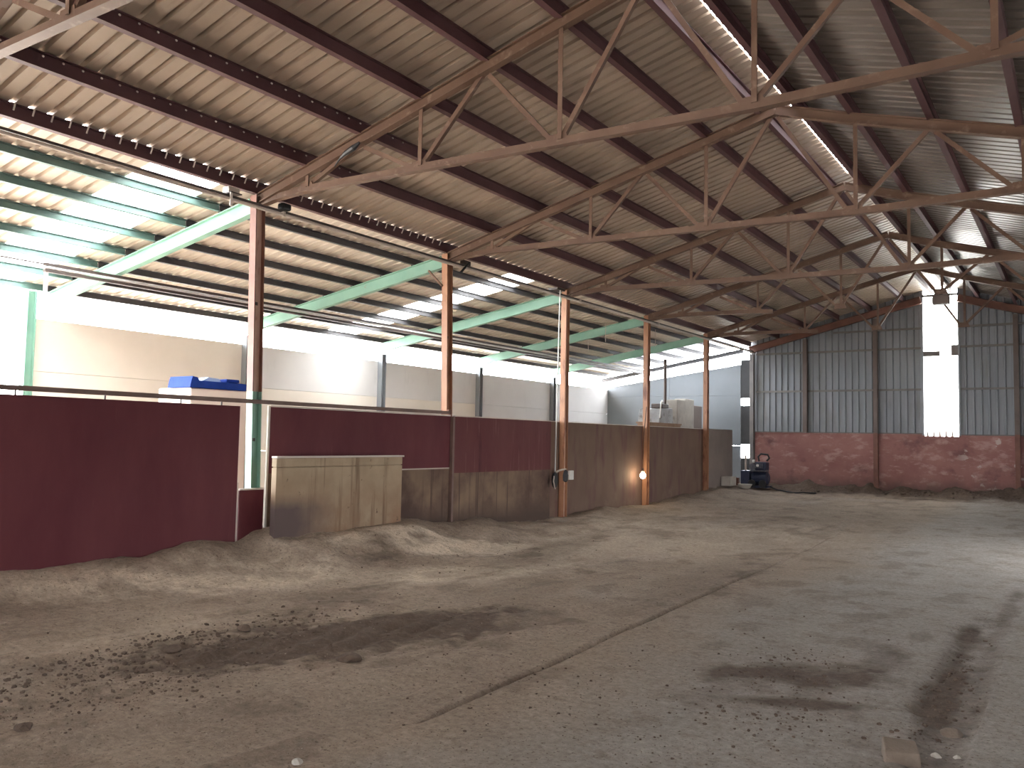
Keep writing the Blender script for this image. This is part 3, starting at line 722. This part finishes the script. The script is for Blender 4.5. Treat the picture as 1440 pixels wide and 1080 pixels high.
# ------------------------------------------------------------------ things in the lean-to
t = thing('cream_tank', 'cream box tank under the blue plastic covers behind the maroon door', 'tank', (-2.25,7.9,0)); o = (-2.25,7.9,0)
MB().box((-2.75,7.42,0),(-1.98,8.42,2.235)).build('body', M['cream'], t, o, bevel=.02)
t = thing('blue_cover', 'long blue plastic cover with raised left end lying on the cream tank', 'cover', (-2.0,7.9,2.236)); o = (-2.0,7.9,2.236)
b = MB(); prof = [(7.40,2.24),(8.38,2.24),(8.38,2.34),(7.55,2.345),(7.52,2.39),(7.44,2.40),(7.42,2.34)]
b.add([(-1.97,y,z) for y, z in prof]+[(-2.5,y,z) for y, z in prof], [tuple(range(len(prof)))[::-1], tuple(range(len(prof),2*len(prof)))]+[(i,(i+1)%7,7+(i+1)%7,7+i) for i in range(7)])
b.build('sheet', M['blue'], t, o)
single(MB().box((-2.25,8.06,2.348),(-2.02,8.29,2.40)), 'blue_crate', M['blue'], 'small blue crate on the right end of the blue cover', 'crate', (-2.1,8.2,2.345), bevel=.01)
b = MB(); b.add([(-2.1,7.68,2.348),(-2.1,8.03,2.348),(-2.1,7.98,2.40),(-2.1,7.80,2.41),(-2.3,7.68,2.348),(-2.3,8.03,2.348),(-2.3,7.98,2.40),(-2.3,7.80,2.41)], [(3,2,1,0),(4,5,6,7),(0,1,5,4),(1,2,6,5),(2,3,7,6),(3,0,4,7)])
single(b, 'plastic_film', M['light_blue'], 'crumpled pale blue film on the middle of the blue cover', 'film', (-2.2,7.85,2.345))

t = thing('feed_bin', 'grey metal bin with a pipe rising from it behind the barrier', 'bin', (-1.5,21.7,0)); o = (-1.5,21.7,0)
b = MB(); b.add([(-1.2,21.5,0),(-1.2,22.35,0),(-1.85,22.35,0),(-1.85,21.5,0),(-1.2,21.42,2.2),(-1.2,22.40,2.2),(-1.85,22.40,2.2),(-1.85,21.42,2.2),(-1.2,21.5,2.50),(-1.2,22.35,2.55),(-1.85,22.35,2.55),(-1.85,21.5,2.50)],
    [(0,3,2,1),(0,1,5,4),(1,2,6,5),(2,3,7,6),(3,0,4,7),(4,5,9,8),(5,6,10,9),(6,7,11,10),(7,4,8,11),(8,9,10,11)]); b.v = [(x_, y_+.4, z_) for x_, y_, z_ in b.v]; b.build('body', M['bin'], t, o, bevel=.02)
MB().box((-1.6,21.75+.4,2.53),(-1.25,22.2+.4,2.66)).build('lid', M['dark'], t, o, bevel=.02)
MB().tube([(-1.35,22.15+.4,2.55),(-1.35,22.15+.4,3.95)], .045, 10).build('pipe', M['gable_post'], t, o)
MB().tube([(-1.25,21.75+.4,2.66),(-1.22,21.66+.4,2.74),(-1.2,21.55+.4,2.7),(-1.18,21.47+.4,2.55),(-1.175,21.41+.4,2.25)], .02, 6).build('hose', M['white_plastic'], t, o)
for k, (a, b_, z, xx, lab) in enumerate(((23.1,23.75,2.82,-1.2,'pale upright concrete slab beside the grey bin, leftmost of three'),(23.8,24.5,2.88,-1.25,'pale upright concrete slab in the middle of three'),(24.56,25.4,2.72,-1.35,'darker upright concrete slab at the right behind the last column'))):
    single(MB().box((xx-.35,a,0),(xx,b_,z)), 'concrete_slab', M['slab'] if k < 2 else M['grey_board'], lab, 'slab', (xx,a,0), 'slabs behind the barrier', bevel=.02)
single(MB().box((-.5,19.6,1.955),(-.135,21.4,2.0)) if False else MB().beam((-.30,18.7,2.04),(-.30,21.0,2.04), R_prof(.22,.04)), 'plank', M['wood'], 'brown plank laid along the barrier behind the bulb column', 'plank', (-.3,18.7,2.02))
single(MB().box((-.42,18.8,0),(-.18,20.9,2.02)), 'timber_stack', M['wood'], 'dark timber stack under the plank behind the barrier', 'timber', (-.3,19.8,0)) 

# ------------------------------------------------------------------ machine in the corner
gx, gy = .50, 24.95; gz = hz(gx, gy)
t = thing('compressor', 'dark navy engine-driven compressor in the far corner by the bright slot', 'machine', (gx,gy,gz)); o = (gx,gy,gz)
MB().box((gx-.38,gy-.22,gz+.06),(gx-.12,gy+.22,gz+.50)).build('side_box', M['machine'], t, o, bevel=.02)
MB().tube([(gx-.10,gy,gz+.28),(gx-.06,gy,gz+.28),(gx+.36,gy,gz+.28),(gx+.40,gy,gz+.28)], [.12,.20,.20,.12], 16).build('tank', M['machine'], t, o)
MB().box((gx-.38,gy-.25,gz+.01),(gx+.42,gy+.25,gz+.07)).build('base_frame', M['machine'], t, o)
MB().box((gx-.10,gy-.2,gz+.48),(gx+.34,gy+.2,gz+.52)).build('deck', M['engine'], t, o)
MB().box((gx+.02,gy-.16,gz+.52),(gx+.36,gy+.16,gz+.76)).build('engine_block', M['machine'], t, o, bevel=.03)
b = MB(); 
for k in range(5): b.box((gx+.06+.045*k,gy-.19,gz+.58),(gx+.08+.045*k,gy-.15,gz+.72))
b.build('cooling_fins', M['engine'], t, o)
MB().tube([(gx+.14,gy-.1,gz+.78),(gx+.12,gy-.12,gz+.92),(gx+.20,gy-.12,gz+1.0),(gx+.40,gy-.12,gz+.98),(gx+.44,gy-.1,gz+.88),(gx+.36,gy-.08,gz+.80)], .028, 8).build('handle', M['black'], t, o)
b = MB(); b.lathe((0,0,0), [(.05,-.02),(.10,-.015),(.10,.015),(.05,.02)], 14); b.v = [(gx-.02+x_, gy-.24+z_, gz+.62+y_) for x_, y_, z_ in b.v]; b.build('flywheel', M['engine'], t, o)
MB().box((gx-.04,gy-.2,gz+.74),(gx+.03,gy-.12,gz+.82)).build('air_filter', M['white_plastic'], t, o, bevel=.015)
MB().box((gx+.10,gy-.26,gz+.62),(gx+.16,gy-.2,gz+.69)).build('gauge', M['white_plastic'], t, o, bevel=.01)
MB().tube([(gx-.28,gy-.05,gz+.5),(gx-.28,gy-.05,gz+.95)], .03, 8).build('exhaust', M['pale'], t, o)
for sx in (-.02,.30):
    b = MB(); b.lathe((0,0,0), [(.03,-.03),(.11,-.03),(.12,0),(.11,.03),(.03,.03)], 16); b.v = [(gx+sx+x_, gy-.285+z_, gz+.125+y_) for x_, y_, z_ in b.v]; b.build('wheel', M['black'], t, o)
pts = [(gx+.45,gy-.05,gz+.05)] + [(gx+.45+.16*k, gy-.05+.12*math.sin(k*.9), hz(gx+.45+.16*k, gy-.05+.12*math.sin(k*.9))+.022) for k in range(1,9)]
single(MB().tube(pts, .02, 8), 'air_hose', M['black'], 'black hose trailing along the floor right of the compressor', 'hose', pts[0], smooth=True)
# pale trough, bowl and brick
x, y = .05, 23.75; z = hz(max(x,0), y)-.02
t = thing('pale_crate', 'pale rectangular crate on the floor right of the last column', 'crate', (.10,23.7,z)); o = (.10,23.7,z)
b = MB(); b.box((-.0,23.45,z),(.26,23.49,z+.26)); b.box((-.0,23.91,z),(.26,23.95,z+.26)); b.box((.22,23.49,z),(.26,23.91,z+.26)); b.box((-.0,23.49,z),(.04,23.91,z+.26)); b.build('sides', M['slab'], t, o)
MB().box((.04,23.49,z),(.22,23.91,z+.03)).build('bottom', M['slab'], t, o)
z2 = hz(.50, 24.0)
b = MB(); b.lathe((.50,24.0,z2), [(.10,0),(.14,.02),(.20,.12),(.205,.135),(.19,.135),(.13,.035),(.02,.03)], 20)
single(b, 'bowl', M['slab'], 'shallow pale bowl on the floor beside the crate', 'bowl', (.50,24.0,z2), smooth=True)
z3 = hz(.12, 24.25)
single(MB().box((.04,24.17,z3-.01),(.24,24.29,z3+.20)), 'brick', M['flange'], 'dark red brick standing between crate and bowl', 'brick', (.14,24.23,z3), bevel=.005)

# ------------------------------------------------------------------ stones, clods
def stone(name, x, y, r, seed, m, label, cat, flat=.7, st=(1,1), lift=.35, sub=3):
    z = hz(x, y)
    return single(MB().rock((x,y,z+r*flat*lift*.6), r, seed, flat, st, sub), name, m, label, cat, (x,y,z))
# squared broken block at the bottom edge
x, y = 7.755, 4.83; z = hz(x, y)
b = MB(); a = .55
base = [(-.105,-.062),(.075,-.085),(.105,.04),(-.06,.09)]
rot = lambda p, k=1: (x+k*(p[0]*math.cos(a)-p[1]*math.sin(a)), y+k*(p[0]*math.sin(a)+p[1]*math.cos(a)))
lo = [(*rot(p), z-.01) for p in base]; hi = [(*rot(p,.93), z+h_) for p, h_ in zip(base, (.062,.058,.088,.092))]
b.add(lo+hi, [(3,2,1,0),(4,5,6,7),(0,1,5,4),(1,2,6,5),(2,3,7,6),(3,0,4,7)])
single(b, 'broken_block', M['stone'], 'tan broken masonry block on the floor at the bottom right edge', 'stone', (x,y,z), bevel=.008)
stone('stone', 7.93, 5.46, .055, 3, M['stone'], 'rounded pale stone in the dirt strip above the broken block', 'stone', .6, (1.3,.9))
stone('stone', 7.90, 5.02, .028, 4, M['slab'], 'small white stone just right of the broken block', 'stone')
stone('stone', 7.99, 5.08, .022, 14, M['slab'], 'small pale pebble on the slab edge, farther right of the broken block', 'stone')
stone('stone', 5.35, 2.95, .03, 5, M['slab'], 'small pale stone at the bottom edge, left of centre', 'stone')
stone('dirt_clod', 3.8, 2.42, .05, 6, M['clod'], 'dark earth clod alone at the lower left corner', 'clod', .55, (1.2,1))
stone('dirt_clod', 4.15, 4.5, .085, 8, M['clod'], 'biggest dark earth clod at the lower edge of the damp patch', 'clod', .5, (1.3,1))
stone('dirt_clod', 3.0, 3.84, .075, 9, M['clod'], 'dark earth clod lying in the churned row at the left', 'clod', .5, (1.2,1))
stone('dirt_clod', 2.95, 4.55, .06, 10, M['clod'], 'earth clod at the upper end of the churned row', 'clod', .5, (1.3,1))
crumbs = MB(); rr = random.Random(5)
zones = [(2.95,3.9,.36,1.4,900,.005,.022),(3.55,3.1,.45,.9,500,.004,.016),(3.7,5.0,.6,1.4,260,.004,.014),(6.75,6.15,.4,.7,160,.006,.016),(7.82,6.0,.14,1.6,220,.006,.02),(6.0,4.6,1.4,.9,260,.004,.011),(7.1,5.1,.4,.5,120,.006,.016),(1.5,9,1.0,4,120,.006,.016),(4.5,7,2.6,3,260,.004,.011),(6.0,25.6,4,.25,120,.02,.06)]
for cx, cy, sx, sy, n, r0, r1 in zones:
    for k in range(n):
        x = rr.gauss(cx, sx*.6); y = rr.gauss(cy, sy*.6)
        if any(math.hypot(x-a, y-b_) < .14 for a, b_ in ((3.8,2.42),(4.15,4.5),(3.0,3.84),(2.95,4.55),(7.93,5.46),(7.9,5.02),(7.99,5.08))): continue
        if not (.15 < x < 8.02 and 2.2 < y < 25.9) or (x < .62 and 6.5 < y < 9.5) or math.hypot(x-7.755,y-4.84) < .26: continue
        rad = r0 + (r1-r0)*rr.random()**3
        crumbs.rock((x, y, hz(x, y)+rad*.3), rad, rr.randint(0,9999), .65, (rr.uniform(.8,1.4), 1), 1)
tag(crumbs.build('dirt_crumbs', M['clod']), 'loose brown crumbs of earth scattered over the floor', 'dirt', kind='stuff')

# ------------------------------------------------------------------ light
wd = bpy.data.worlds.new('sky'); scene.world = wd; wd.use_nodes = True
bg = wd.node_tree.nodes['Background']; bg.inputs['Color'].default_value = (.93,.96,1.0,1); bg.inputs['Strength'].default_value = 32.0
def portal(name, c, ux, uy, w_, h_):
    l = bpy.data.lights.new(name, 'AREA'); l.shape = 'RECTANGLE'; l.size = w_; l.size_y = h_; l.cycles.is_portal = True
    ob = bpy.data.objects.new(name, l); COL.objects.link(ob)
    ux = Vector(ux); uy = Vector(uy); zax = ux.cross(uy)
    m = Matrix((ux, uy, zax)).transposed().to_4x4(); m.translation = c; ob.matrix_world = m
# light emits along -Z of each portal: into the building
portal('portal_eave', (-5.1,16.3,3.6), (0,1,0), (0,0,1), 19.4, .55)       # z axis = +x -> flip below
portal('portal_bay', (-5.1,-.25,1.95), (0,1,0), (0,0,1), 13.3, 3.9)
for n_ in ('portal_eave','portal_bay'):
    ob = bpy.data.objects[n_]; m = ob.matrix_world.copy(); t3 = Matrix((Vector((0,-1,0)),Vector((0,0,1)),Vector((-1,0,0)))).transposed().to_4x4(); t3.translation = m.translation; ob.matrix_world = t3
portal('portal_near', (5.5,NEAR-.1,2.1), (-1,0,0), (0,0,1), 2.6, 2.4)
ob = bpy.data.objects['portal_near']; t3 = Matrix((Vector((1,0,0)),Vector((0,0,1)),Vector((0,-1,0)))).transposed().to_4x4(); t3.translation = (6.0,NEAR-.1,1.2); ob.matrix_world = t3
t3 = Matrix((Vector((0,1,0)),Vector((0,0,1)),Vector((1,0,0)))).transposed().to_4x4()
for nm, y, ww in (('portal_right',14.2,2.0),):
    portal(nm, (XR+.1,y,1.95), (0,1,0), (0,0,1), ww, 1.9); m = t3.copy(); m.translation = (XR+.1,y,.95); bpy.data.objects[nm].matrix_world = m
portal('portal_gable', (5.335,FAR+.15,3.9), (1,0,0), (0,0,1), .87, 4.0)
t3 = Matrix((Vector((-1,0,0)),Vector((0,0,1)),Vector((0,1,0)))).transposed().to_4x4(); t3.translation = (5.335,FAR+.15,3.9); bpy.data.objects['portal_gable'].matrix_world = t3

vs = scene.view_settings
vs.view_transform = 'Standard'; vs.look = 'None'; vs.gamma = 1.0; vs.use_curve_mapping = False; vs.exposure = 0.0
cy = scene.cycles
cy.use_denoising = True; cy.max_bounces = 14; cy.diffuse_bounces = 8; cy.glossy_bounces = 4; cy.transparent_max_bounces = 12; cy.transmission_bounces = 6
cy.sample_clamp_indirect = 20
